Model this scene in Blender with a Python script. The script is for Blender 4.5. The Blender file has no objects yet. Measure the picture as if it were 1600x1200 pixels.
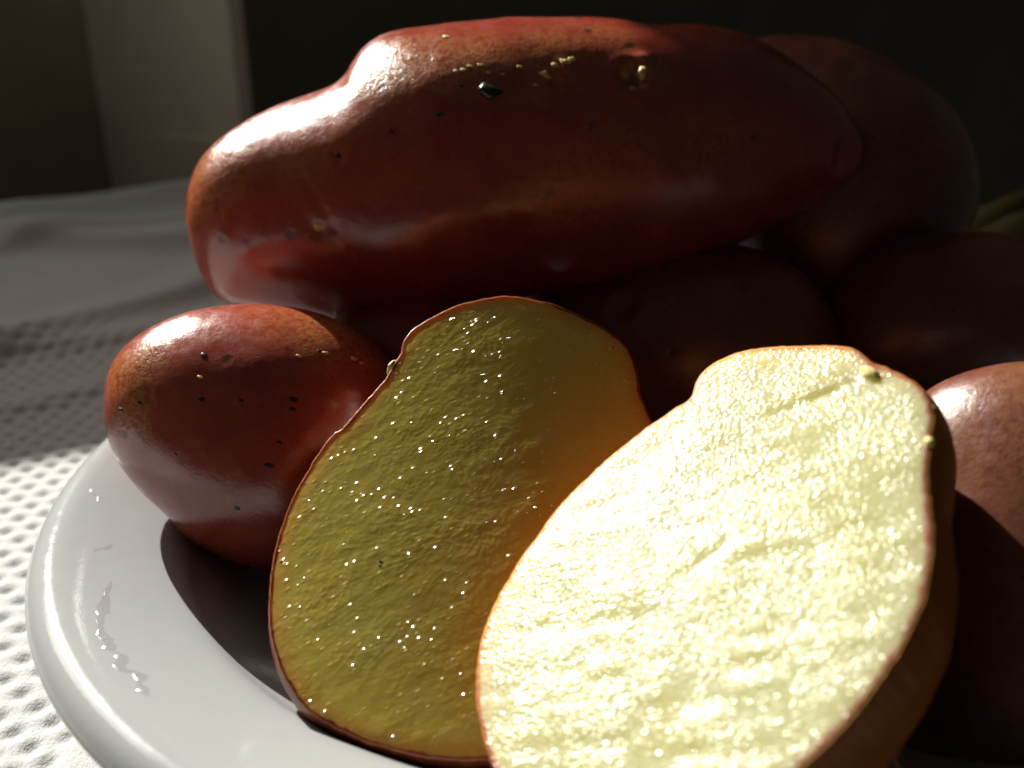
import bpy, math, random
import numpy as np
from mathutils import Vector

random.seed(4); rng = np.random.default_rng(7)
scene = bpy.context.scene
COL = scene.collection

# ------------------------------------------------------------------ camera
PITCH = math.radians(24.0)
F = 1600.0                                    # focal length in photo pixels (1600 wide)
CAM = np.array([0.0, 0.0, 0.135])
FWD = np.array([0, math.cos(PITCH), -math.sin(PITCH)])
UP = np.array([0, math.sin(PITCH), math.cos(PITCH)])
RT = np.array([1.0, 0, 0])
cd = bpy.data.cameras.new("camera"); cam = bpy.data.objects.new("camera", cd); COL.objects.link(cam)
cam.location = CAM; cam.rotation_euler = (math.pi / 2 - PITCH, 0, 0)
cd.sensor_width = 36; cd.lens = 36.0 * F / 1600.0
cd.clip_start = 0.005; cd.clip_end = 50
cd.dof.use_dof = True; cd.dof.focus_distance = 0.198; cd.dof.aperture_fstop = 12.0
scene.camera = cam

# ------------------------------------------------------------------ light
S = np.array([-0.52, 0.65, 0.56]); S /= np.linalg.norm(S)     # towards the sun
TGT = np.array([0.0, 0.19, 0.04])
w = bpy.data.worlds.new("World"); scene.world = w; w.use_nodes = True
bg = w.node_tree.nodes["Background"]
bg.inputs[0].default_value = (1.0, 0.90, 0.78, 1); bg.inputs[1].default_value = 0.026

def lamp(name, loc, target, power, size, color, shape='DISK'):
    d = bpy.data.lights.new(name, 'AREA'); d.shape = shape; d.size = size; d.energy = power; d.color = color
    o = bpy.data.objects.new(name, d); COL.objects.link(o)
    o.location = Vector(loc)
    o.rotation_euler = (Vector(target) - Vector(loc)).to_track_quat('-Z', 'Y').to_euler()
    return o
SUN_D = 5.0; SUN_E = 10.0
lamp("low_sun", TGT + SUN_D * S, TGT, SUN_E * math.pi * SUN_D ** 2, SUN_D * 0.011, (1.0, 0.95, 0.86))
lamp("window_sky", (-0.66, 0.76, 0.64), TGT, 4.0, 0.5, (1.0, 0.93, 0.82), 'SQUARE')

scene.view_settings.view_transform = 'Standard'; scene.view_settings.look = 'None'
scene.view_settings.exposure = 0.0; scene.view_settings.gamma = 1.0
scene.render.resolution_x = 1024; scene.render.resolution_y = 768
scene.cycles.max_bounces = 10; scene.cycles.diffuse_bounces = 5; scene.cycles.glossy_bounces = 4
scene.cycles.sample_clamp_indirect = 4.0
scene.cycles.caustics_reflective = False; scene.cycles.caustics_refractive = False

# ------------------------------------------------------------------ helpers
def ray(px, py):
    px = np.asarray(px, float); py = np.asarray(py, float)
    x = (px - 800) / F; y = -(py - 600) / F
    return FWD + x[..., None] * RT + y[..., None] * UP

def at(px, py, t):
    return CAM + ray(px, py) * t

def proj(P):
    d = np.asarray(P) - CAM
    z = d @ FWD
    return 800 + F * (d @ RT) / z, 600 - F * (d @ UP) / z, z

def norm(v):
    v = np.asarray(v, float)
    return v / np.maximum(np.linalg.norm(v, axis=-1, keepdims=True), 1e-12)

def _hash(ix, iy, iz, seed):
    h = (ix.astype(np.uint32) * np.uint32(374761393) + iy.astype(np.uint32) * np.uint32(668265263)
         + iz.astype(np.uint32) * np.uint32(2147483647) + np.uint32(seed * 974711 % 4294967295))
    h = (h ^ (h >> np.uint32(13))) * np.uint32(1274126177)
    h = (h ^ (h >> np.uint32(16))) * np.uint32(2246822519)
    h = h ^ (h >> np.uint32(13))
    return h.astype(np.float64) / 4294967295.0

def noise(P, scale, seed=0):
    """smooth value noise in [-1, 1]"""
    q = np.asarray(P) * scale + 1000.0
    i = np.floor(q).astype(np.int64); f = q - i; f = f * f * f * (f * (f * 6 - 15) + 10)
    r = 0
    for dx in (0, 1):
        for dy in (0, 1):
            for dz in (0, 1):
                wgt = (f[:, 0] if dx else 1 - f[:, 0]) * (f[:, 1] if dy else 1 - f[:, 1]) * (f[:, 2] if dz else 1 - f[:, 2])
                r = r + wgt * _hash(i[:, 0] + dx, i[:, 1] + dy, i[:, 2] + dz, seed)
    return r * 2 - 1

def fbm(P, scale, oct=3, seed=0):
    r = 0; a = 1.0; tot = 0
    for k in range(oct):
        r = r + a * noise(P, scale * 2 ** k, seed + 17 * k); tot += a; a *= 0.5
    return r / tot

def mesh_np(name, V, faces, mat, parent=None, attrs=None, smooth=True):
    V = np.asarray(V, float)
    me = bpy.data.meshes.new(name)
    me.from_pydata(V.tolist(), [], faces if isinstance(faces, list) else faces.tolist())
    if smooth:
        me.polygons.foreach_set("use_smooth", np.ones(len(me.polygons), bool))
    for k, v in (attrs or {}).items():
        a = me.attributes.new(k, 'FLOAT', 'POINT'); a.data.foreach_set("value", np.asarray(v, np.float32))
    me.materials.append(mat); me.update()
    o = bpy.data.objects.new(name, me); COL.objects.link(o)
    if parent is not None:
        o.parent = parent
        o.matrix_parent_inverse = parent.matrix_basis.inverted()
    return o

def empty(name, loc, label=None, cat=None, group=None):
    o = bpy.data.objects.new(name, None); COL.objects.link(o); o.location = loc; o.empty_display_size = 0.01
    bpy.context.view_layer.update()
    tag(o, label, cat, group); return o

def tag(o, label=None, cat=None, group=None, kind=None):
    if label: o["label"] = label
    if cat: o["category"] = cat
    if group: o["group"] = group
    if kind: o["kind"] = kind
    return o

def grid_faces(nu, nv, wrap=False):
    i = np.arange(nu - 1)[:, None]; m = nv if wrap else nv - 1
    j = np.arange(m)[None, :]; j2 = (j + 1) % nv
    a = i * nv + j; b = i * nv + j2; c = (i + 1) * nv + j2; d = (i + 1) * nv + j
    return np.stack([a, b, c, d], -1).reshape(-1, 4)

def catmull(pts, n):
    """closed smooth curve through pts, n points evenly spaced along it"""
    P = np.asarray(pts, float); m = len(P); out = []
    for k in range(m):
        p0, p1, p2, p3 = P[(k - 1) % m], P[k], P[(k + 1) % m], P[(k + 2) % m]
        t = np.linspace(0, 1, 24, endpoint=False)[:, None]
        out.append(0.5 * (2 * p1 + (p2 - p0) * t + (2 * p0 - 5 * p1 + 4 * p2 - p3) * t ** 2 + (3 * p1 - p0 - 3 * p2 + p3) * t ** 3))
    C = np.concatenate(out); C2 = np.vstack([C, C[:1]])
    L = np.concatenate([[0], np.cumsum(np.linalg.norm(np.diff(C2, axis=0), axis=1))])
    s = np.linspace(0, L[-1], n, endpoint=False)
    return np.stack([np.interp(s, L, C2[:, 0]), np.interp(s, L, C2[:, 1])], 1)

# ------------------------------------------------------------------ materials
class NT:
    def __init__(s, name):
        s.m = bpy.data.materials.new(name); s.m.use_nodes = True
        s.t = s.m.node_tree; s.n = s.t.nodes; s.b = s.n["Principled BSDF"]
    def node(s, typ, **kw):
        nd = s.n.new(typ)
        for k, v in kw.items():
            if isinstance(k, str) and hasattr(nd, k): setattr(nd, k, v)
        return nd
    def link(s, a, b): s.t.links.new(a, b)
    def val(s, sock, v):
        if hasattr(v, "bl_rna") and v.bl_rna.identifier.startswith("NodeSocket"): s.link(v, sock)
        else: sock.default_value = v
    def noise(s, vec, scale, detail=3, rough=0.5, dist=0.0):
        nd = s.node("ShaderNodeTexNoise"); s.link(vec, nd.inputs["Vector"])
        nd.inputs["Scale"].default_value = scale; nd.inputs["Detail"].default_value = detail
        nd.inputs["Roughness"].default_value = rough; nd.inputs["Distortion"].default_value = dist
        return nd.outputs["Fac"]
    def voro(s, vec, scale, feature='F1', rand=1.0, smooth=None):
        nd = s.node("ShaderNodeTexVoronoi"); nd.feature = feature; s.link(vec, nd.inputs["Vector"])
        nd.inputs["Scale"].default_value = scale; nd.inputs["Randomness"].default_value = rand
        return nd
    def rng(s, v, a, b, c=0.0, d=1.0):
        nd = s.node("ShaderNodeMapRange"); nd.clamp = True
        s.val(nd.inputs[0], v); nd.inputs[1].default_value = a; nd.inputs[2].default_value = b
        nd.inputs[3].default_value = c; nd.inputs[4].default_value = d
        return nd.outputs[0]
    def math(s, op, a, b=0.0):
        nd = s.node("ShaderNodeMath"); nd.operation = op; s.val(nd.inputs[0], a); s.val(nd.inputs[1], b)
        return nd.outputs[0]
    def mix(s, f, a, b):
        nd = s.node("ShaderNodeMix"); nd.data_type = 'RGBA'
        s.val(nd.inputs[0], f); s.val(nd.inputs[6], a); s.val(nd.inputs[7], b)
        return nd.outputs[2]
    def obj(s): return s.node("ShaderNodeTexCoord").outputs["Object"]
    def attr(s, name):
        nd = s.node("ShaderNodeAttribute"); nd.attribute_name = name; return nd.outputs["Fac"]
    def scale(s, vec, v):
        nd = s.node("ShaderNodeMapping"); s.link(vec, nd.inputs[0]); nd.inputs["Scale"].default_value = v; return nd.outputs[0]
    def bump(s, h, strength, dist, prev=None):
        nd = s.node("ShaderNodeBump"); s.val(nd.inputs["Height"], h); nd.inputs["Strength"].default_value = strength
        nd.inputs["Distance"].default_value = dist
        if prev is not None: s.link(prev, nd.inputs["Normal"])
        return nd.outputs["Normal"]
    def set(s, **kw):
        for k, v in kw.items():
            s.val(s.b.inputs[k.replace("_", " ")], v)

def c4(r, g, b): return (r, g, b, 1.0)

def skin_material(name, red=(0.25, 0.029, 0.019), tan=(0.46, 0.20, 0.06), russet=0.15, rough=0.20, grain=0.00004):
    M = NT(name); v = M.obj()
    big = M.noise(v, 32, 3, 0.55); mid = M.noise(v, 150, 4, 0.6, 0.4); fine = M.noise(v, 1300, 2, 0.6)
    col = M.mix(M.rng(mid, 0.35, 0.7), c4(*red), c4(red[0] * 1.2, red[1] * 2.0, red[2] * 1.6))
    rus = M.math('MULTIPLY', M.math('MAXIMUM', M.rng(big, 0.66 - 0.2 * russet, 0.86 - 0.2 * russet, 0, 0.7), M.attr('russet')), M.rng(M.noise(v, 750, 4, 0.7), 0.36, 0.60))
    col = M.mix(M.math('MULTIPLY', rus, 0.75), col, c4(*tan))
    # fine pale flecks and dark lenticels
    fl = M.math('MULTIPLY', M.rng(fine, 0.60, 0.72), 0.30)
    col = M.mix(fl, col, c4(tan[0], tan[1] * 0.8, tan[2] * 0.8))
    vo = M.voro(v, 105); d = vo.outputs["Distance"]
    sep = M.node("ShaderNodeSeparateColor"); M.link(vo.outputs["Color"], sep.inputs[0])
    spot = M.math('MULTIPLY', M.rng(M.math('ADD', d, M.math('MULTIPLY', mid, 0.16)), 0.15, 0.24, 1, 0), M.rng(sep.outputs[0], 0.60, 0.64))
    col = M.mix(M.math('MULTIPLY', spot, 0.8), col, c4(0.035, 0.020, 0.014))
    rg = M.rng(M.noise(v, 420, 3, 0.6), 0.3, 0.7, rough - 0.04, rough + 0.10)
    n1 = M.bump(M.noise(v, 1250, 2, 0.6), 1.0, grain)
    n2 = M.bump(M.noise(v, 3200, 2, 0.6), 0.5, 0.00004, n1)
    n3 = M.bump(M.math('MULTIPLY', spot, -1.0), 0.5, 0.00012, n2)
    n4 = M.bump(rus, 0.4, 0.00016, n3)
    M.set(Base_Color=col, Roughness=rg, Normal=n4, Subsurface_Weight=0.25, Subsurface_Scale=0.004, Coat_Weight=0.10, Coat_Roughness=0.15)
    M.b.inputs["Subsurface Radius"].default_value = (1.0, 0.25, 0.12)
    M.b.inputs["Specular IOR Level"].default_value = 0.85
    return M.m

def flesh_material(name, deep=(0.80, 0.60, 0.13), wet=0.20, knife=(1, 1, 1), dens=0.3, cell=900, base_s=800, base_d=0.0003, grain_d=0.0005, fine_b=0.2, orange=0.5, ring=(0.62, 0.22, 0.045), sss=0.01, radius=(1.0, 0.86, 0.34), sparse=0.15, ringw=0.0009):
    M = NT(name); v = M.obj(); rim = M.attr("rim")                 # rim: metres from the peel
    cloud = M.noise(v, 90, 4, 0.6); cells = M.noise(v, 700, 3, 0.6)
    col = M.mix(M.rng(cloud, 0.3, 0.7), c4(*deep), c4(deep[0] * 1.05, deep[1] * 1.1, deep[2] * 1.5))
    col = M.mix(M.math('MULTIPLY', M.rng(cells, 0.5, 0.75), 0.25), col, c4(0.62, 0.57, 0.28))
    jit = M.math('ADD', rim, M.math('MULTIPLY', M.math('SUBTRACT', M.noise(v, 260, 3, 0.6), 0.5), 0.0018))
    col = M.mix(M.rng(jit, 0.0006, 0.0040, orange, 0.0), col, c4(*ring))   # orange pigment by the peel, deepened to imitate light glowing through it
    col = M.mix(M.rng(jit, 0.0001, ringw, 0.9, 0.0), col, c4(0.30, 0.045, 0.05))    # crimson line at the peel
    cu = M.node("ShaderNodeAttribute"); cu.attribute_name = "cut"; cv = cu.outputs["Vector"]   # along / across the knife
    vs = M.scale(cv, (0.8, 1, 1)); vk = M.scale(cv, knife)
    vo = M.voro(vk, cell); sep = M.node("ShaderNodeSeparateColor"); M.link(vo.outputs["Color"], sep.inputs[0])
    where = M.rng(M.noise(vk, 260, 3, 0.6), 0.44, 0.62, sparse, 1.0)
    gr = M.math('MULTIPLY', M.rng(vo.outputs["Distance"], 0.0, 0.45, 1, 0), M.math('MULTIPLY', where, M.rng(sep.outputs[0], 1 - dens, 1.0)))
    h1 = M.math('ADD', M.noise(vs, base_s, 1, 0.5), M.math('MULTIPLY', M.noise(vs, base_s * 2.1, 0.5, 0.5), 0.42))
    n1 = M.bump(M.math('MULTIPLY', h1, M.rng(M.noise(cv, 75, 3, 0.6), 0.36, 0.62, 0.30, 1.0)), 1.0, base_d)
    n2 = M.bump(gr, 1.0, grain_d, n1)
    n3 = M.bump(M.noise(v, 2400, 2, 0.6), fine_b, 0.00010, n2)
    M.set(Base_Color=col, Roughness=M.rng(cells, 0.3, 0.7, wet - 0.05, wet + 0.10), Normal=n3,
          Subsurface_Weight=0.8, Subsurface_Scale=sss)
    M.b.inputs["Subsurface Radius"].default_value = radius
    M.b.inputs["Specular IOR Level"].default_value = 0.5
    return M.m

MAT = {}
MAT["skin"] = skin_material("potato_skin")
MAT["skin_long"] = skin_material("potato_skin_long", russet=0.2, rough=0.20)
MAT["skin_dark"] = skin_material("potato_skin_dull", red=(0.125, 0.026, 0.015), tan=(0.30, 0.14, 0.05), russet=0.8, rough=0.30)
MAT["flesh"] = flesh_material("potato_flesh", deep=(0.62, 0.495, 0.085), dens=0.42, cell=1350, knife=(0.5, 1, 1), sparse=0.0, ringw=0.0004, radius=(1.0, 0.80, 0.20), base_s=700, base_d=0.00010, grain_d=0.00050, fine_b=0.15, orange=0.55, sss=0.0034)
MAT["flesh_bright"] = flesh_material("potato_flesh_wet", deep=(0.45, 0.432, 0.185), wet=0.19, dens=0.9, cell=1000, knife=(0.8, 1, 1), base_s=1650, base_d=0.00030, grain_d=0.00020, fine_b=0.2, sss=0.024, orange=0.12, ring=(0.7, 0.45, 0.12))

def peel_material(trans, deep):
    M = NT("cut_peel"); v = M.obj()
    mid = M.noise(v, 150, 4, 0.6)
    col = M.mix(M.rng(mid, 0.35, 0.7), c4(0.22, 0.05, 0.022), c4(0.32, 0.11, 0.035))
    sp = M.voro(v, 120).outputs["Distance"]
    col = M.mix(M.rng(sp, 0.10, 0.2, 0.7, 0), col, c4(0.05, 0.02, 0.012))
    n1 = M.bump(M.noise(v, 900, 3, 0.6), 0.5, 0.0002)
    M.set(Base_Color=col, Roughness=0.36, Normal=n1)
    tr = M.node("ShaderNodeBsdfTranslucent"); tr.inputs[0].default_value = c4(*deep)
    mx = M.node("ShaderNodeMixShader"); mx.inputs[0].default_value = trans
    out = M.n["Material Output"]
    M.link(M.b.outputs[0], mx.inputs[1]); M.link(tr.outputs[0], mx.inputs[2]); M.link(mx.outputs[0], out.inputs[0])
    return M.m
MAT["flesh_bright_peel"] = peel_material(0.62, (0.92, 0.54, 0.19)); MAT["flesh_peel"] = peel_material(0.25, (0.6, 0.2, 0.08))

def simple(name, col, rough=0.5, var=0.15, scale=200, bump=0.0, spec=0.5):
    M = NT(name); v = M.obj()
    f = M.noise(v, scale, 4, 0.6)
    c = M.mix(M.rng(f, 0.3, 0.7), c4(*[x * (1 - var) for x in col]), c4(*[min(1, x * (1 + var)) for x in col]))
    M.set(Base_Color=c, Roughness=rough)
    M.b.inputs["Specular IOR Level"].default_value = spec
    if bump: M.set(Normal=M.bump(M.noise(v, scale * 4, 3, 0.6), 0.5, bump))
    return M.m
MAT["speck"] = simple("dark_bud", (0.018, 0.017, 0.014), 0.28, 0.3, 900)
MAT["crumb"] = simple("flesh_crumb", (0.72, 0.60, 0.24), 0.45, 0.1, 900)
MAT["sprout"] = simple("dry_sprout", (0.56, 0.42, 0.15), 0.5, 0.2, 900)

def plate_material():
    M = NT("white_glaze"); v = M.obj()
    st = M.noise(v, 28, 4, 0.6)
    col = M.mix(M.rng(st, 0.55, 0.8, 0, 0.35), c4(0.33, 0.345, 0.35), c4(0.29, 0.275, 0.235))
    sp = M.voro(v, 60); sep = M.node("ShaderNodeSeparateColor"); M.link(sp.outputs["Color"], sep.inputs[0])
    spk = M.math('MULTIPLY', M.rng(sp.outputs["Distance"], 0.03, 0.07, 1, 0), M.rng(sep.outputs[1], 0.7, 0.72))
    col = M.mix(M.math('MULTIPLY', spk, 0.5), col, c4(0.42, 0.33, 0.2))
    n1 = M.bump(M.noise(v, 120, 3, 0.5), 0.12, 0.0006)
    n2 = M.bump(M.noise(v, 1300, 2, 0.6), 0.5, 0.00005, n1)
    M.set(Base_Color=col, Roughness=M.rng(M.noise(v, 200, 3, 0.6), 0.3, 0.7, 0.07, 0.16), Normal=n2,
          Subsurface_Weight=0.0)
    return M.m
MAT["glaze"] = plate_material()

def cloth_material():
    M = NT("white_cotton"); v = M.obj()
    f = M.noise(v, 1200, 3, 0.7)
    vs = M.scale(v, (1.0, 0.35, 1.0)); t1 = M.noise(vs, 2600, 2, 0.5)
    col = M.mix(M.rng(f, 0.3, 0.7), c4(0.42, 0.425, 0.425), c4(0.50, 0.50, 0.495))
    n1 = M.bump(t1, 0.6, 0.0003); n2 = M.bump(f, 0.6, 0.0004, n1)
    M.set(Base_Color=col, Roughness=0.9, Normal=n2, Sheen_Weight=0.15)
    M.b.inputs["Specular IOR Level"].default_value = 0.2
    return M.m
MAT["cloth"] = cloth_material()
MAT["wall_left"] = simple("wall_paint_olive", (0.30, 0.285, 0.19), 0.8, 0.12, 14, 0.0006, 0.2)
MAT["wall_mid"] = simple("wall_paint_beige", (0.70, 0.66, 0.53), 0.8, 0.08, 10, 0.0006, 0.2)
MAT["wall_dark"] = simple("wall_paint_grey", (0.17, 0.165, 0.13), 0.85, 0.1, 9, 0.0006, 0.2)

# ------------------------------------------------------------------ setting: walls and table linen
TZ = -0.0085                                             # table level
def slab(name, p0, p1, z0, z1, thick, mat, kind='structure'):
    """upright wall from p0 to p1 (plan), thickened away from the camera"""
    p0 = np.array(p0, float); p1 = np.array(p1, float); d = norm(p1 - p0); nrm = np.array([-d[1], d[0]])
    if nrm @ p0 < 0: nrm = -nrm
    q = [p0, p1, p1 + nrm * thick, p0 + nrm * thick]
    V = [(x, y, z) for z in (z0, z1) for x, y in q]
    Fc = [[0, 1, 5, 4], [1, 2, 6, 5], [2, 3, 7, 6], [3, 0, 4, 7], [4, 5, 6, 7], [3, 2, 1, 0]]
    o = mesh_np(name, V, Fc, mat, smooth=False); tag(o, kind=kind); return o

SILL = 0.325
JAMB = -0.385
CORNER = (-0.275, 0.712)
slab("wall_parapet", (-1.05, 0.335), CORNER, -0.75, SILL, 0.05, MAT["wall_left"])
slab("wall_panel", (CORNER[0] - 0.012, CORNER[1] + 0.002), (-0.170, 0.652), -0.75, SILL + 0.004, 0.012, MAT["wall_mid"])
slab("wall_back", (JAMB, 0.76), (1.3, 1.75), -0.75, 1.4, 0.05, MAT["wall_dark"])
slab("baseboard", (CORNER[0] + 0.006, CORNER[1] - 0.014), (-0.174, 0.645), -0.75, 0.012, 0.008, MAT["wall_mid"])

# plate: lathe
PC = np.array([0.017, 0.207, 0.0])
prof = [(0.0, 0.0002), (0.03, 0.0), (0.060, 0.0), (0.068, 0.0006), (0.075, 0.0026), (0.081, 0.0062), (0.0865, 0.0105), (0.092, 0.0140),
        (0.100, 0.0178), (0.107, 0.0206), (0.1115, 0.0221), (0.1145, 0.0228), (0.1168, 0.0227), (0.1188, 0.0217), (0.1203, 0.0200), (0.1208, 0.0186),
        (0.1203, 0.0172), (0.1185, 0.0162), (0.115, 0.0155), (0.105, 0.0128), (0.095, 0.0092), (0.085, 0.0040), (0.076, -0.0015), (0.070, -0.0050),
        (0.0655, -0.0056), (0.0640, -0.0078), (0.0620, -0.0080), (0.0610, -0.0056), (0.03, -0.0050), (0.0, -0.0050)]
def spline_open(P, n):
    P = np.asarray(P, float); s = np.concatenate([[0], np.cumsum(np.linalg.norm(np.diff(P, axis=0), axis=1))])
    out = []; Pe = np.vstack([2 * P[0] - P[1], P, 2 * P[-1] - P[-2]])
    for k in range(len(P) - 1):
        p0, p1, p2, p3 = Pe[k], Pe[k + 1], Pe[k + 2], Pe[k + 3]
        t = np.linspace(0, 1, n, endpoint=False)[:, None]
        out.append(0.5 * (2 * p1 + (p2 - p0) * t + (2 * p0 - 5 * p1 + 4 * p2 - p3) * t ** 2 + (3 * p1 - p0 - 3 * p2 + p3) * t ** 3))
    return np.vstack(out + [P[-1:]])
pr = spline_open([(a * 0.984 if a > 0.09 else a, b) for a, b in prof], 5); NA = 288
th = np.linspace(0, 2 * np.pi, NA, endpoint=False)
V = np.stack([pr[:, 0][:, None] * np.cos(th), pr[:, 0][:, None] * np.sin(th), np.repeat(pr[:, 1][:, None], NA, 1)], -1).reshape(-1, 3)
wob = noise(V * [1, 1, 0], 16, 3) * 0.0006 * np.clip(np.hypot(V[:, 0], V[:, 1]) / 0.12, 0, 1) ** 2
V[:, 2] += wob
plate = mesh_np("plate", V, grid_faces(len(pr), NA, True), MAT["glaze"])
plate.location = PC
tag(plate, "white glazed round plate with rolled rim carrying all the potatoes", "plate")
def plate_z(x, y):
    r = np.hypot(x - PC[0], y - PC[1]); k = pr[:, 1].argmax()
    return np.interp(r, pr[:k + 30, 0][:np.argmax(pr[:, 0]) + 1], pr[:np.argmax(pr[:, 0]) + 1, 1])

# tablecloth: one sheet, fine where the camera can count the dimples
xs = np.concatenate([np.linspace(-0.75, -0.26, 60)[:-1], np.linspace(-0.26, -0.03, 400)[:-1], np.linspace(-0.03, 0.75, 110)])
ys = np.concatenate([np.linspace(0.0, 0.07, 16)[:-1], np.linspace(0.07, 0.36, 480)[:-1], np.linspace(0.36, 0.72, 150)])
X, Y = np.meshgrid(xs, ys, indexing='ij')
x, y = X.ravel(), Y.ravel()
wx = x + 0.004 * noise(np.stack([x, y, 0 * x], 1), 22, 5); wy = y + 0.004 * noise(np.stack([x, y, 0 * x], 1), 22, 6)
ang = math.radians(24); u = wx * math.cos(ang) + wy * math.sin(ang); vv = -wx * math.sin(ang) + wy * math.cos(ang)
PU, PV = 0.0066, 0.0056
row = np.floor(vv / PV); fu = (u / PU + 0.5 * (row % 2)) % 1 - 0.5; fv = (vv / PV) % 1 - 0.5
dim = np.exp(-((fu / 0.30) ** 2 + (fv / 0.33) ** 2) * (1.0 + 0.35 * _hash(np.floor(u / PU + 0.5 * (row % 2)).astype(np.int64), row.astype(np.int64), 0 * row.astype(np.int64), 3)))
# a plain twill band runs along the near side, under the plate's edge
cpx, cpy, _ = proj(np.stack([x, y, 0 * x + TZ], 1))
b0 = at(60, 1230, 0.2); 
p_a = CAM + ray(70, 1200) * ((TZ - CAM[2]) / ray(70, 1200)[2]); p_b = CAM + ray(150, 1080) * ((TZ - CAM[2]) / ray(150, 1080)[2])
bd = norm((p_b - p_a)[:2]); side = (x - p_a[0]) * bd[1] - (y - p_a[1]) * bd[0]
plain = 1 / (1 + np.exp(-(side - 0.002) / 0.0008))
tw = 0.00012 * np.sin((u + vv) * 2 * np.pi / 0.0017)
fade = np.clip((0.40 - y) / 0.05, 0, 1)
z = TZ - fade * (1 - plain) * 0.0012 * dim + plain * (0.0006 + tw) * fade
# folds
def ridge(px0, py0, px1, py1, h, wd, near=0.35):
    a = CAM + ray(px0, py0) * ((TZ - CAM[2]) / ray(px0, py0)[2]); b = CAM + ray(px1, py1) * ((TZ - CAM[2]) / ray(px1, py1)[2])
    d = norm((b - a)[:2]); L = np.linalg.norm((b - a)[:2])
    s = (x - a[0]) * d[0] + (y - a[1]) * d[1]; q = (x - a[0]) * -d[1] + (y - a[1]) * d[0]
    q = q + 0.006 * np.sin(s * 30)
    e = np.clip(np.minimum(s + 0.15, L + 0.15 - s) / 0.1, 0, 1)
    return h * np.exp(-(q / np.where(q < 0, wd * near, wd)) ** 2) * e
z = z + ridge(-60, 385, 170, 385, 0.0085, 0.030, 0.3) + ridge(190, 372, 340, 345, 0.0060, 0.024, 0.3)
z = z + ridge(-20, 560, 120, 535, 0.0040, 0.016, 0.4) + ridge(110, 520, 340, 440, 0.0065, 0.022, 0.35) + ridge(-20, 650, 190, 590, 0.0026, 0.010, 0.5)
z = z + ridge(178, 330, 360, 300, 0.0110, 0.016, 0.9) + ridge(-60, 470, 260, 450, 0.0022, 0.03, 0.5)
z = z + 0.0016 * noise(np.stack([x, y, 0 * x], 1), 26, 9) * np.clip((y - 0.3) / 0.1, 0, 1)
# hang over the far edge of the table
ed = (x * -0.55 + y * 0.835) - (0.272 * 0.55 + 0.545 * 0.835)
ed = np.maximum(ed, np.maximum(x - 0.26, np.minimum(x - 0.10, y - 0.49)))
z = z - np.clip(ed, 0, None) * 4.0 - 0.006 * np.clip(ed / 0.01, 0, 1)
cloth = mesh_np("tablecloth", np.stack([x, y, z], 1), grid_faces(len(xs), len(ys)), MAT["cloth"])
tag(cloth, "white dimpled cotton tablecloth under the plate, half in sun and rumpled at the back", "tablecloth")

# ------------------------------------------------------------------ potatoes
def features(V, Nn, feats):
    """pits (depth > 0) or bumps (depth < 0): (px, py, radius m, depth m, ridge m)"""
    V = V.copy()
    for px, py, r, dep, rg in feats:
        d = norm(ray(px, py)); q = V - CAM; s = q @ d; dist = np.linalg.norm(q - s[:, None] * d, axis=1)
        m = np.where(dist < dist.min() + 0.0015)[0]; c = V[m[np.argmin(s[m])]]
        e = np.linalg.norm(V - c, axis=1)
        V -= Nn * (dep * np.exp(-(e / r) ** 2) - rg * np.exp(-((e - 1.7 * r) / (0.55 * r)) ** 2))[:, None]
    return V

def on_surface(V, Nn, px, py):
    d = norm(ray(px, py)); q = V - CAM; s = q @ d; dist = np.linalg.norm(q - s[:, None] * d, axis=1)
    m = np.where(dist < dist.min() + 0.0012)[0]; k = m[np.argmin(s[m])]
    return V[k], Nn[k]

def vnormals(V, Fc):
    V = np.asarray(V); Fc = np.asarray(Fc)
    n = np.cross(V[Fc[:, 2]] - V[Fc[:, 0]], V[Fc[:, 3]] - V[Fc[:, 1]])
    N = np.zeros_like(V)
    for k in range(4): np.add.at(N, Fc[:, k], n)
    return norm(N)

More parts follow.
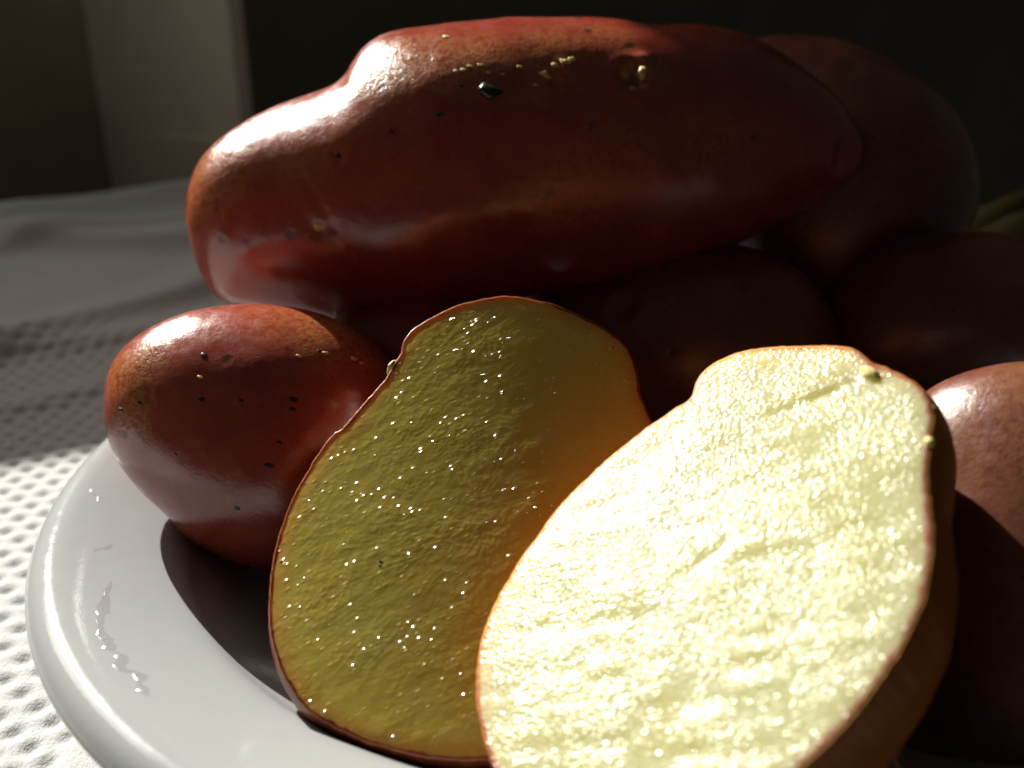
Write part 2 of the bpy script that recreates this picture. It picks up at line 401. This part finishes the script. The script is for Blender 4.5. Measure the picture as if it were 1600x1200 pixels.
def potato(label, outline, t, axis_deg=0.0, yaw=0.0, tip=0.0, k=0.92, mat="skin", nu=180, nv=140, feats=(), rough_amp=0.00035, seed=1, name="potato", rus=()):
    O = np.array(outline, float); C2 = (O.max(0) + O.min(0)) / 2
    Cp = at(C2[0], C2[1], t); W = -norm(ray(C2[0], C2[1]))
    E1 = norm(np.cross(UP, W)); E2 = np.cross(W, E1)
    Wp = norm(W + yaw * E1 + tip * E2)                       # plane that holds the outline
    d = ray(O[:, 0], O[:, 1]); tt = ((Cp - CAM) @ Wp) / (d @ Wp); P = CAM + d * tt[:, None]
    E1 = norm(np.cross(UP, Wp)); E2 = np.cross(Wp, E1)
    a = math.radians(axis_deg); U = math.cos(a) * E1 + math.sin(a) * E2; Vv = np.cross(Wp, U)
    q = catmull(np.stack([(P - Cp) @ U, (P - Cp) @ Vv], 1), 1600)
    u0, u1 = q[:, 0].min(), q[:, 0].max()
    us = (u0 + u1) / 2 - (u1 - u0) / 2 * 0.99996 * np.cos(np.linspace(0, np.pi, nu))
    i0, i1 = q[:, 0].argmin(), q[:, 0].argmax()
    ring = np.roll(q, -i0, 0); m = (i1 - i0) % len(q)
    A = ring[:m + 1]; B = np.vstack([ring[m:], ring[:1]])[::-1]
    fa = np.interp(us, np.maximum.accumulate(A[:, 0]), A[:, 1]); fb = np.interp(us, np.maximum.accumulate(B[:, 0]), B[:, 1])
    top, bot = np.maximum(fa, fb), np.minimum(fa, fb)
    r = (top - bot) / 2; c = (top + bot) / 2
    kw = (nu // 9) | 1
    def smooth(a, odd):
        for _ in range(2):
            a = np.convolve(np.pad(a, kw // 2, mode='reflect', reflect_type='odd' if odd else 'even'), np.ones(kw) / kw, 'valid')
        return a
    rs = np.clip(smooth(r, True), 0, 1.25 * r); cs = smooth(c, False)
    blend = np.clip(r / (0.5 * r.max()), 0, 1); cs = c + (cs - c) * blend; rs = r + (rs - r) * blend
    ph = np.linspace(0, 2 * np.pi, nv, endpoint=False); sp = np.sin(ph)
    vs_ = cs[:, None] + rs[:, None] * sp; ve = c[:, None] + r[:, None] * sp; wgt = np.abs(sp) ** 3
    V = (Cp + us[:, None, None] * U + (vs_ + wgt * (ve - vs_))[..., None] * Vv
         + (k * rs[:, None] * np.cos(ph))[..., None] * Wp).reshape(-1, 3)
    Fc = grid_faces(nu, nv, True)
    V = np.vstack([V, V[:nv].mean(0), V[-nv:].mean(0)])
    Nn = vnormals(V[:-2], Fc); Nn = np.vstack([Nn, -U, U])
    if ((V[:-2] - Cp) * Nn[:-2]).sum(1).mean() < 0: Nn[:-2] *= -1; Fc = Fc[:, ::-1]
    V = V + Nn * (rough_amp * fbm(V, 70, 2, seed) + 0.00003 * noise(V, 420, seed + 5))[:, None]
    V = features(V, Nn, feats)
    n = nu * nv; last = (nu - 1) * nv
    flip = Fc[0][1] != 1
    caps = []
    for j in range(nv):
        j2 = (j + 1) % nv
        caps.append([n, j2, j]); caps.append([n + 1, last + j, last + j2])
    base = Cp.copy(); base[2] = V[:, 2].min()
    root = empty(name, base, label, "potato", GROUP)
    ra = np.zeros(len(V))
    for px, py, rr, wgt in rus:
        p_, _n = on_surface(V, Nn, px, py); ra = np.maximum(ra, wgt * np.exp(-(np.linalg.norm(V - p_, axis=1) * (1 + 0.35 * noise(V, 160, seed + 2)) / rr) ** 4))
    o = mesh_np("skin", V, Fc.tolist() + caps, MAT[mat], root, {"russet": ra})
    import bmesh
    bm = bmesh.new(); bm.from_mesh(o.data); bmesh.ops.recalc_face_normals(bm, faces=bm.faces); bm.to_mesh(o.data); bm.free()
    return root, V, Nn

GROUP = "red potatoes heaped on the white plate"

def lump(name, pos, nrm, size, mat, parent, squash=0.6, seed=0, stretch=(1, 1), n=9, sink=0.25):
    """a small irregular pip sitting on a surface"""
    nrm = norm(nrm); a = norm(np.cross(nrm, [0.3, 0.2, 0.9])); b = np.cross(nrm, a)
    th = np.linspace(0, 2 * np.pi, 2 * n, endpoint=False); V = []
    for lat in np.linspace(-np.pi / 2, np.pi / 2, n):
        for p in th:
            V.append([math.cos(lat) * math.cos(p) * stretch[0], math.cos(lat) * math.sin(p) * stretch[1], math.sin(lat) * squash])
    V = np.array(V); V *= (1 + 0.38 * noise(V + seed * 7.3, 1.6, seed))[:, None]
    V = pos + size * ((V[:, 0:1]) * a + V[:, 1:2] * b + (V[:, 2:3] + squash * (1 - 2 * sink)) * nrm)
    return mesh_np(name, V, grid_faces(n, 2 * n, True), MAT[mat], parent)

# the long one lying on top
LONG = [(297, 300), (303, 275), (315, 250), (335, 225), (362, 204), (400, 181), (440, 161), (490, 145), (522, 133), (542, 116), (553, 96), (572, 73), (602, 55), (650, 44),
        (720, 35), (800, 30), (900, 28), (960, 31), (1010, 40), (1050, 38), (1100, 40), (1160, 55), (1210, 80), (1260, 115), (1300, 150), (1330, 190), (1349, 228), (1347, 258),
        (1325, 283), (1280, 310), (1200, 357), (1100, 402), (1000, 436), (900, 452), (820, 466), (740, 485), (640, 505), (560, 505), (480, 493), (410, 478), (352, 470), (325, 440), (308, 400), (297, 350)]
p_long, Vl, Nl = potato("long knobbly red potato lying across the top of the heap, shiny at its left shoulder", LONG, 0.262, axis_deg=3, yaw=0.10, k=0.95, mat="skin_long", nu=340, nv=260,
    feats=[(990, 108, 0.0030, 0.0021, 0.0003), (1010, 82, 0.0020, -0.0008, 0.0), (1017, 105, 0.0018, -0.0009, 0.0), (1013, 128, 0.0016, -0.0007, 0.0), (1004, 148, 0.0014, -0.0004, 0.0), (985, 165, 0.0030, 0.0007, 0.0), (522, 243, 0.0014, 0.0004, 0.0), (612, 195, 0.0012, 0.0003, 0.0), (485, 360, 0.002, 0.0004, 0.0),
           (1330, 240, 0.004, 0.0012, 0.0004), (885, 95, 0.0015, -0.0004, 0.0001)] + [(452 + 9 * i, 262 + 15 * i, 0.0012, 0.00022, 0.0) for i in range(11)], rough_amp=0.0004, seed=3,
    rus=[(610, 100, 0.011, 1), (680, 92, 0.009, 1), (750, 85, 0.009, 1), (860, 75, 0.010, 0.8), (950, 60, 0.008, 0.6), (1010, 100, 0.006, 0.8), (320, 260, 0.012, 0.9), (470, 215, 0.012, 0.5), (905, 295, 0.012, 0.6), (990, 265, 0.010, 0.6), (1120, 200, 0.010, 0.5)])
def crumb(V, N, px, py, s, mat, par, name, seed, stretch=(1, 1), squash=0.6):
    p, n = on_surface(V, N, px, py); return lump(name, p, n, s, mat, par, squash, seed, stretch)
crumb(Vl, Nl, 771, 139, 0.0019, "speck", p_long, "eye_bud", 1, (1.2, 0.9))
for i, (px, py, s) in enumerate([(678, 176, .0007), (680, 172, .0006), (520, 243, .0009), (612, 197, .0006), (722, 128, .0006)]):
    crumb(Vl, Nl, px, py, s * 0.8, "speck", p_long, "dark_speck", 5 + i, (1.2, 0.8), 0.2)
crumb(Vl, Nl, 992, 114, 0.0015, "sprout", p_long, "dry_sprout", 11, (0.8, 1.2), 0.9)
for i, (px, py, s) in enumerate([(887, 88, .0012), (860, 110, .0012), (487, 357, .0012), (990, 130, .0008), (873, 94, .0009), (896, 84, .0009), (838, 123, .0005), (702, 50, .0009),
                                 (752, 92, .0006), (740, 98, .0006), (730, 104, .0007), (765, 105, .0005), (786, 108, .0005), (818, 100, .0007), (715, 100, .0006)]):
    crumb(Vl, Nl, px, py, s * 0.75, "sprout", p_long, "skin_flake", 20 + i, (1.5, 0.9), 0.2)

# small one at the left
SMALL = [(163, 640), (166, 600), (178, 565), (205, 533), (245, 508), (300, 487), (355, 477), (400, 475), (450, 479), (505, 493), (555, 517), (600, 552), (640, 600), (655, 660), (640, 740),
         (600, 810), (540, 862), (480, 886), (430, 893), (380, 886), (335, 867), (290, 838), (255, 800), (215, 762), (185, 722), (168, 680)]
p_small, Vs, Ns = potato("small egg shaped red potato with dark specks resting against the plate rim at the left", SMALL, 0.228, axis_deg=-14, k=0.86, nu=220, nv=180, seed=8,
    rus=[(190, 590, 0.010, 1), (215, 560, 0.008, 0.8), (520, 525, 0.010, 0.9), (450, 500, 0.01, 0.5), (575, 555, 0.006, 0.8)],
    feats=[(222, 618, 0.0015, 0.0003, 0.0)])
for i, (px, py, s) in enumerate([(312, 549, .0007), (411, 733, .0008), (305, 621, .0007), (373, 618, .0005), (460, 617, .0008), (466, 631, .0005), (430, 699, .0005),
                                 (180, 643, .0006), (208, 628, .0005), (360, 797, .0006), (503, 540, .0005), (263, 712, .0004)]):
    crumb(Vs, Ns, px, py, s * 0.85, "speck", p_small, "dark_speck", 40 + i, (1.3, 0.8), 0.12)
for i, (px, py, s) in enumerate([(560, 558, .0006), (572, 562, .0004), (515, 545, .0005), (462, 550, .0004), (306, 585, .0004)]):
    crumb(Vs, Ns, px, py, s, "sprout", p_small, "skin_flake", 70 + i, (1.4, 0.7))

# whole ones behind and to the right
BACKR = [(1090, 200), (1110, 120), (1150, 75), (1200, 58), (1250, 55), (1310, 62), (1370, 84), (1430, 118), (1478, 155), (1508, 200), (1526, 255), (1530, 310), (1512, 365), (1460, 430), (1380, 520), (1280, 560), (1170, 540), (1110, 400), (1085, 300)]
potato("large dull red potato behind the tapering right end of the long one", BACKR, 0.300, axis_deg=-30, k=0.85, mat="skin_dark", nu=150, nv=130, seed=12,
       feats=[(1282, 82, 0.003, 0.0007, 0.0), (1340, 92, 0.003, 0.0005, 0.0), (1480, 150, 0.003, 0.0007, 0.0)])
MIDR = [(1270, 520), (1300, 455), (1335, 415), (1375, 387), (1420, 370), (1470, 363), (1530, 362), (1590, 370), (1650, 392), (1710, 440), (1735, 510), (1700, 590), (1620, 640), (1520, 655), (1420, 670), (1320, 650), (1270, 590)]
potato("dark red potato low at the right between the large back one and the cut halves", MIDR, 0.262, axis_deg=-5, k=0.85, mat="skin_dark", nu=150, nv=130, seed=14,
       feats=[(1425, 402, 0.003, 0.0005, 0.0)])
SIDER = [(1400, 760), (1405, 690), (1430, 630), (1480, 595), (1540, 576), (1610, 566), (1690, 580), (1780, 640), (1820, 750), (1860, 900), (1850, 1080), (1760, 1290), (1620, 1340), (1470, 1310), (1385, 1180), (1385, 960)]
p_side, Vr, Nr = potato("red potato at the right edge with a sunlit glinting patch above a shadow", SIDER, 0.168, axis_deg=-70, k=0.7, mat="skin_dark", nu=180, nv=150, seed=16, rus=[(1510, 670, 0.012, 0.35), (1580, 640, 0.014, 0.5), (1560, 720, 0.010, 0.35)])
UNDERL = [(500, 560), (520, 500), (560, 470), (640, 450), (720, 462), (800, 465), (860, 490), (900, 545), (905, 620), (860, 690), (760, 720), (650, 700), (580, 650), (550, 605)]
potato("red potato wedged under the long one, glimpsed between small potato and dim half", UNDERL, 0.256, axis_deg=0, k=0.9, mat="skin_long", nu=120, nv=110, seed=18)
UNDERR = [(820, 520), (840, 450), (920, 405), (1030, 380), (1130, 380), (1230, 410), (1300, 490), (1310, 580), (1250, 680), (1120, 730), (980, 710), (870, 620)]
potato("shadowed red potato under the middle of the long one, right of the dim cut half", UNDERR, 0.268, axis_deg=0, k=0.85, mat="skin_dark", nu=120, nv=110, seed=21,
       feats=[(975, 470, 0.003, 0.001, 0.0006)])

# the two cut halves
def half(label, outline, p0, n, depth, flesh, seed, push=(0, 0), lip=1.0, knife_dir=(1, 0.6), amp=0.00010, bulge=0.10, pw=0.8, curve=0.0, und=0.0002):
    n = norm(n); O = np.array(outline, float)
    q2 = catmull(O, 520)
    d = ray(q2[:, 0], q2[:, 1]); tt = ((np.asarray(p0) - CAM) @ n) / (d @ n); P = CAM + d * tt[:, None]
    E1 = norm(np.cross(UP, n)); E2 = np.cross(n, E1); C = P.mean(0)
    q = np.stack([(P - C) @ E1, (P - C) @ E2], 1); m = len(q)
    q = q + 0.00010 * norm(q) * noise(np.c_[q, q[:, :1] * 0], 1100, seed)[:, None] + 0.00012 * norm(q) * noise(np.c_[q, q[:, :1] * 0], 260, seed + 1)[:, None]
    tang = np.roll(q, -1, 0) - np.roll(q, 1, 0); inn = norm(np.stack([-tang[:, 1], tang[:, 0]], 1))
    if (inn * -q).sum() < 0: inn = -inn
    root_pos = C - n * depth
    root = empty("potato_half", root_pos, label, "potato half", GROUP_H)
    to3 = lambda a, z: C + a[:, 0:1] * E1 + a[:, 1:2] * E2 + (np.asarray(z) - curve * (a[:, 0] / 0.035) ** 2)[:, None] * n
    psh = np.array(push, float)
    TH = 0.00014                                              # peel thickness
    def dome(off, K=56, gap=0.0):
        rings = []
        for j in range(K):
            a = (j / (K - 1)) * np.pi / 2 * 0.985
            s = math.cos(a) ** pw * (1 + bulge * math.sin(2 * a)); zz = -(depth - off) * math.sin(a) ** 1.05 - gap * (j == 0)
            base = q + inn * off
            ring = base * s + psh * math.sin(a)
            V = to3(ring, np.full(m, zz)); rings.append(V)
        V = np.concatenate(rings)
        return V, K
    # flesh: closed solid, cut face on top
    K2 = 150
    capr = []; rim = []
    e = np.linalg.norm(q, axis=1)
    for j in range(K2):
        s = 1 - (j / K2) ** 1.0 * 0.998
        ring = (q + inn * TH * 1.15) * s
        capr.append(ring); rim.append(e * (1 - s))
    cap = np.concatenate(capr); rim = np.concatenate(rim)
    c3 = np.c_[cap, cap[:, :1] * 0]
    kd = norm(np.array(knife_dir)); al = cap @ kd; ac = cap @ np.array([-kd[1], kd[0]])
    st = np.stack([al * 0.32, ac, al * 0], 1)
    h = amp * noise(st, 420, seed + 4)
    h = h + und * fbm(c3, 45, 2, seed + 6)
    edge = np.clip(rim / 0.0025, 0, 1); h = h * (0.35 + 0.65 * edge) - 0.00012 * (1 - edge) ** 2
    if GROOVE.get(seed):
        for (x0, y0, x1, y1, wd, dp) in GROOVE[seed]:
            g = []
            for (gx, gy) in ((x0, y0), (x1, y1)):
                dd = ray(gx, gy); g.append(CAM + dd * (((np.asarray(p0) - CAM) @ n) / (dd @ n)) - C)
            a2 = np.array([g[0] @ E1, g[0] @ E2]); b2 = np.array([g[1] @ E1, g[1] @ E2]); L = np.linalg.norm(b2 - a2); du = (b2 - a2) / L
            s_ = np.clip((cap - a2) @ du, 0, L); qd = np.linalg.norm(cap - a2 - s_[:, None] * du + 0.0008 * noise(c3, 300, seed + 9)[:, None], axis=1)
            h = h - dp * np.exp(-(qd / wd) ** 2) * np.clip(1.2 - s_ / L, 0.2, 1)
    Vc = to3(cap, h)
    Vd, Kd = dome(TH * 1.15 + 0.0001)
    Vd[:m] = Vc[:m]
    fc = grid_faces(K2, m, True).tolist()
    off = len(Vc); fd = (grid_faces(Kd, m, True) + off)
    fd = np.where(fd < off + m, fd - off, fd)[:, ::-1].tolist()
    cc = len(Vc) + len(Vd)
    V = np.vstack([Vc, Vd, Vc[-m:].mean(0), Vd[-m:].mean(0)])
    f2 = [[(K2 - 1) * m + j, (K2 - 1) * m + (j + 1) % m, cc] for j in range(m)] + [[off + (Kd - 1) * m + (j + 1) % m, off + (Kd - 1) * m + j, cc + 1] for j in range(m)]
    rimv = np.concatenate([rim, np.full(len(Vd), 0.0022), [0.02, 0.0022]])
    cutv = np.vstack([np.c_[al, ac, al * 0], np.zeros((len(Vd) + 2, 3))])
    fo = mesh_np("flesh", V, fc + fd + f2, MAT[flesh], root, {"rim": rimv})
    ca = fo.data.attributes.new("cut", 'FLOAT_VECTOR', 'POINT'); ca.data.foreach_set("vector", cutv.astype(np.float32).ravel())
    # peel: thin shell round the back, its cut edge showing as the red line
    Vo, K = dome(0.0); Vi, _ = dome(TH)
    lipz = 0.00003 * lip * (1 + noise(np.c_[q, q[:, :1] * 0], 1100, seed + 3))
    Vo[:m] += lipz[:, None] * n; Vi[:m] += lipz[:, None] * n
    Nd = vnormals(Vo, grid_faces(K, m, True));
    if ((Vo - C) * Nd).sum() < 0: Nd = -Nd
    a = np.repeat(np.clip(np.arange(K) / 6.0, 0, 1), m)
    Vo = Vo + Nd * (a * 0.0002 * (1 + fbm(Vo, 70, 2, seed + 8)))[:, None]
    fo_ = grid_faces(K, m, True); fi_ = grid_faces(K, m, True)[:, ::-1] + len(Vo)
    lf = [[j, j + len(Vo), (j + 1) % m + len(Vo), (j + 1) % m] for j in range(m)]
    cc = len(Vo) + m
    Vp = np.vstack([Vo, Vi[:m], Vo[-m:].mean(0)])
    L0 = (K - 1) * m
    f3 = [[L0 + j, L0 + (j + 1) % m, cc] for j in range(m)]
    po = mesh_np("peel", Vp, fo_.tolist() + lf + f3, MAT[flesh + "_peel"], root)
    import bmesh
    for ob in (fo, po):
        bm = bmesh.new(); bm.from_mesh(ob.data); bmesh.ops.recalc_face_normals(bm, faces=bm.faces); bm.to_mesh(ob.data); bm.free()
    return root, Vc, np.repeat(n[None], len(Vc), 0), (C, E1, E2, n)

GROUP_H = "potato halves with the cut face showing"
GROOVE = {31: [(1325, 600, 1180, 655, 0.0009, 0.0006), (1130, 850, 1060, 910, 0.0013, 0.0002)], 33: [(930, 515, 860, 505, 0.0012, 0.00012)]}

LEFT = [(780, 463), (735, 471), (700, 483), (665, 500), (642, 516), (630, 533), (627, 548), (616, 566), (603, 588), (575, 618), (545, 652), (530, 667), (520, 672), (498, 697), (470, 742), (445, 790), (428, 840), (418, 895),
        (416, 950), (424, 1005), (440, 1050), (470, 1096), (510, 1127), (560, 1152), (610, 1170), (660, 1181), (720, 1187), (800, 1180), (890, 1140), (970, 1060), (1030, 950), (1056, 840), (1052, 740), (1022, 655), (1003, 605), (992, 555),
        (972, 526), (932, 501), (892, 483), (850, 470), (812, 463)]
p_left, Vlf, Nlf, _ = half("dim yellow potato half, cut face turned to the viewer and mostly in shade", LEFT, (-0.0146, 0.128, 0.0140), (0.02, -0.622, 0.78), 0.030, "flesh", 33, knife_dir=(1, 0.62), curve=0.0026, und=0.00006, amp=0.000018)
RIGHT = [(1160, 549), (1200, 543), (1250, 541), (1300, 540), (1338, 547), (1360, 566), (1388, 575), (1420, 592), (1446, 615), (1456, 645), (1452, 690), (1447, 730), (1452, 790), (1457, 840), (1451, 890), (1436, 950), (1408, 1010),
         (1372, 1065), (1330, 1120), (1280, 1172), (1220, 1225), (1140, 1280), (1040, 1318), (930, 1318), (840, 1280), (780, 1215), (752, 1140), (744, 1065), (755, 990), (785, 920), (830, 850), (880, 785), (940, 725), (1000, 676), (1050, 642),
         (1078, 622), (1088, 596), (1102, 578), (1128, 562)]
p_right, Vrf, Nrf, _ = half("bright yellow potato half in front, wet cut face glittering in full sun", RIGHT, (0.0146, 0.0990, 0.0295), (-0.47, -0.31, 0.83), 0.030, "flesh_bright", 31, knife_dir=(1, 0.3), amp=0.00012, push=(0.0028, -0.0015))

# scraps on the halves
p, nn = on_surface(Vlf, Nlf, 621, 558)
lump("peel_flake", p - nn * 0.0014 + np.array([-0.0014, 0, 0]), nn + np.array([-0.9, 0, 0]), 0.0012, "crumb", p_left, 0.8, 90, (0.7, 1.4), sink=0.3)
p, nn = on_surface(Vlf, Nlf, 612, 556)
lump("peel_flake", p - nn * 0.0008 + np.array([-0.0010, 0, 0]), nn + np.array([-0.9, 0, 0]), 0.0006, "crumb", p_left, 0.6, 91, (0.5, 1.6), sink=0.3)
p, nn = on_surface(Vrf, Nrf, 1357, 574)
lump("peel_flake", p, nn, 0.0014, "crumb", p_right, 0.6, 93, (1.4, 0.7), sink=0.3)
p, nn = on_surface(Vrf, Nrf, 1446, 680)
lump("peel_flake", p, nn + np.array([0.6, 0, 0]), 0.0008, "crumb", p_right, 0.8, 94, sink=0.2)
for i, (px, py, s) in enumerate([(590, 868, .00032), (587, 876, .00026), (431, 873, .0003)]):
    crumb(Vlf, Nlf, px, py, s, "speck", p_left, "dark_speck", 96 + i, (1.5, 0.6), 0.06)

# wet traces on the plate rim
def water_material():
    M = NT("water"); tr = M.node("ShaderNodeBsdfTransparent"); gl = M.node("ShaderNodeBsdfGlossy"); gl.inputs["Roughness"].default_value = 0.10
    mx = M.node("ShaderNodeMixShader"); mx.inputs[0].default_value = 0.10
    M.link(tr.outputs[0], mx.inputs[1]); M.link(gl.outputs[0], mx.inputs[2])
    M.link(mx.outputs[0], M.n["Material Output"].inputs[0]); return M.m
MAT["water"] = water_material()
GROUP_W = "water marks on the plate rim"
def rim_pt(px, py):
    d = ray(px, py); t = 0.1
    for _ in range(40):
        P = CAM + d * t; gap = P[2] - plate_z(P[0], P[1]); t += gap * 0.6
    return CAM + d * t
def film(path, width, height, label, seed):
    pts = np.array([rim_pt(*p) for p in path]); n = 60
    L = np.linspace(0, len(pts) - 1, n); C = np.stack([np.interp(L, np.arange(len(pts)), pts[:, k]) for k in range(3)], 1)
    T = norm(np.gradient(C, axis=0)); B = norm(np.cross(T, [0, 0, 1])); m = 13; V = []
    wv = width * (0.35 + 0.65 * np.abs(noise(np.c_[L * 1.3, L * 0, L * 0], 2.1, seed))) * np.clip(np.minimum(L, L[-1] - L) * 3, 0.05, 1)
    off = 0.9 * width * noise(np.c_[L, L * 0, L * 0], 1.9, seed + 2)
    for k in range(n):
        for j in range(m):
            s_ = j / (m - 1) * 2 - 1; P = C[k] + B[k] * (s_ * wv[k] + off[k])
            V.append([P[0], P[1], plate_z(P[0], P[1]) + 0.0007 * 0 + wob_z(P[0], P[1]) - 0.00004 + height * (1 - s_ * s_) * (0.7 + 0.5 * noise(P[None] * 1.0, 900, seed + 4)[0])])
    fcs = grid_faces(n, m); Vw = np.array(V)
    if vnormals(Vw, fcs)[:, 2].mean() < 0: fcs = fcs[:, ::-1]
    o = mesh_np("water_streak", Vw, fcs, MAT["water"])
    tag(o, label, "water", GROUP_W); return o
def wob_z(x, y):
    q = np.array([[x - PC[0], y - PC[1], 0.0]]); return float(noise(q, 16, 3)[0] * 0.0006 * min(1, np.hypot(q[0, 0], q[0, 1]) / 0.12) ** 2)
film([(163, 905), (165, 950), (168, 985), (180, 1010), (196, 1035), (215, 1065), (232, 1090)], 0.0014, 0.00042, "long broken water streak drying along the lower left of the plate rim", 3)
film([(150, 862), (165, 856), (178, 850)], 0.0008, 0.0003, "short glinting water smear on the plate rim left of the small potato's foot", 5)
film([(143, 762), (150, 775), (153, 784)], 0.0006, 0.0003, "tiny upright water mark on the plate rim beneath the small potato", 7)

# guessed folded cloth, added for the faint golden glints at the far right
MAT["guessed_napkin"] = simple("olive_linen", (0.12, 0.09, 0.03), 0.75, 0.2, 60, 0.0004, 0.3)
nc = at(1600, 325, 0.43); nu_, nv_ = 70, 60; V = []
for i in range(nu_):
    for j in range(nv_):
        a = i / (nu_ - 1); b = j / (nv_ - 1)
        h = (0.004 + 0.050 * a ** 0.5) * (0.55 + 0.45 * math.cos(b * 15 + 2.2 * a + 0.8 * math.sin(5 * a))) * math.sin(math.pi * min(1, 0.08 + b)) ** 0.3
        V.append([nc[0] - 0.028 + 0.085 * a, nc[1] - 0.03 + 0.075 * b + 0.012 * a, TZ + 0.002 + max(h, 0.0)])
V = np.array(V); V[:, 2] += 0.0015 * noise(V, 120, 4)
nk = mesh_np("guessed_napkin", V, grid_faces(nu_, nv_), MAT["guessed_napkin"])
sm = nk.modifiers.new("thickness", 'SOLIDIFY'); sm.thickness = 0.0012
tag(nk, "dim olive folded cloth, guessed and half hidden at the far right behind the potatoes", "guessed_napkin")
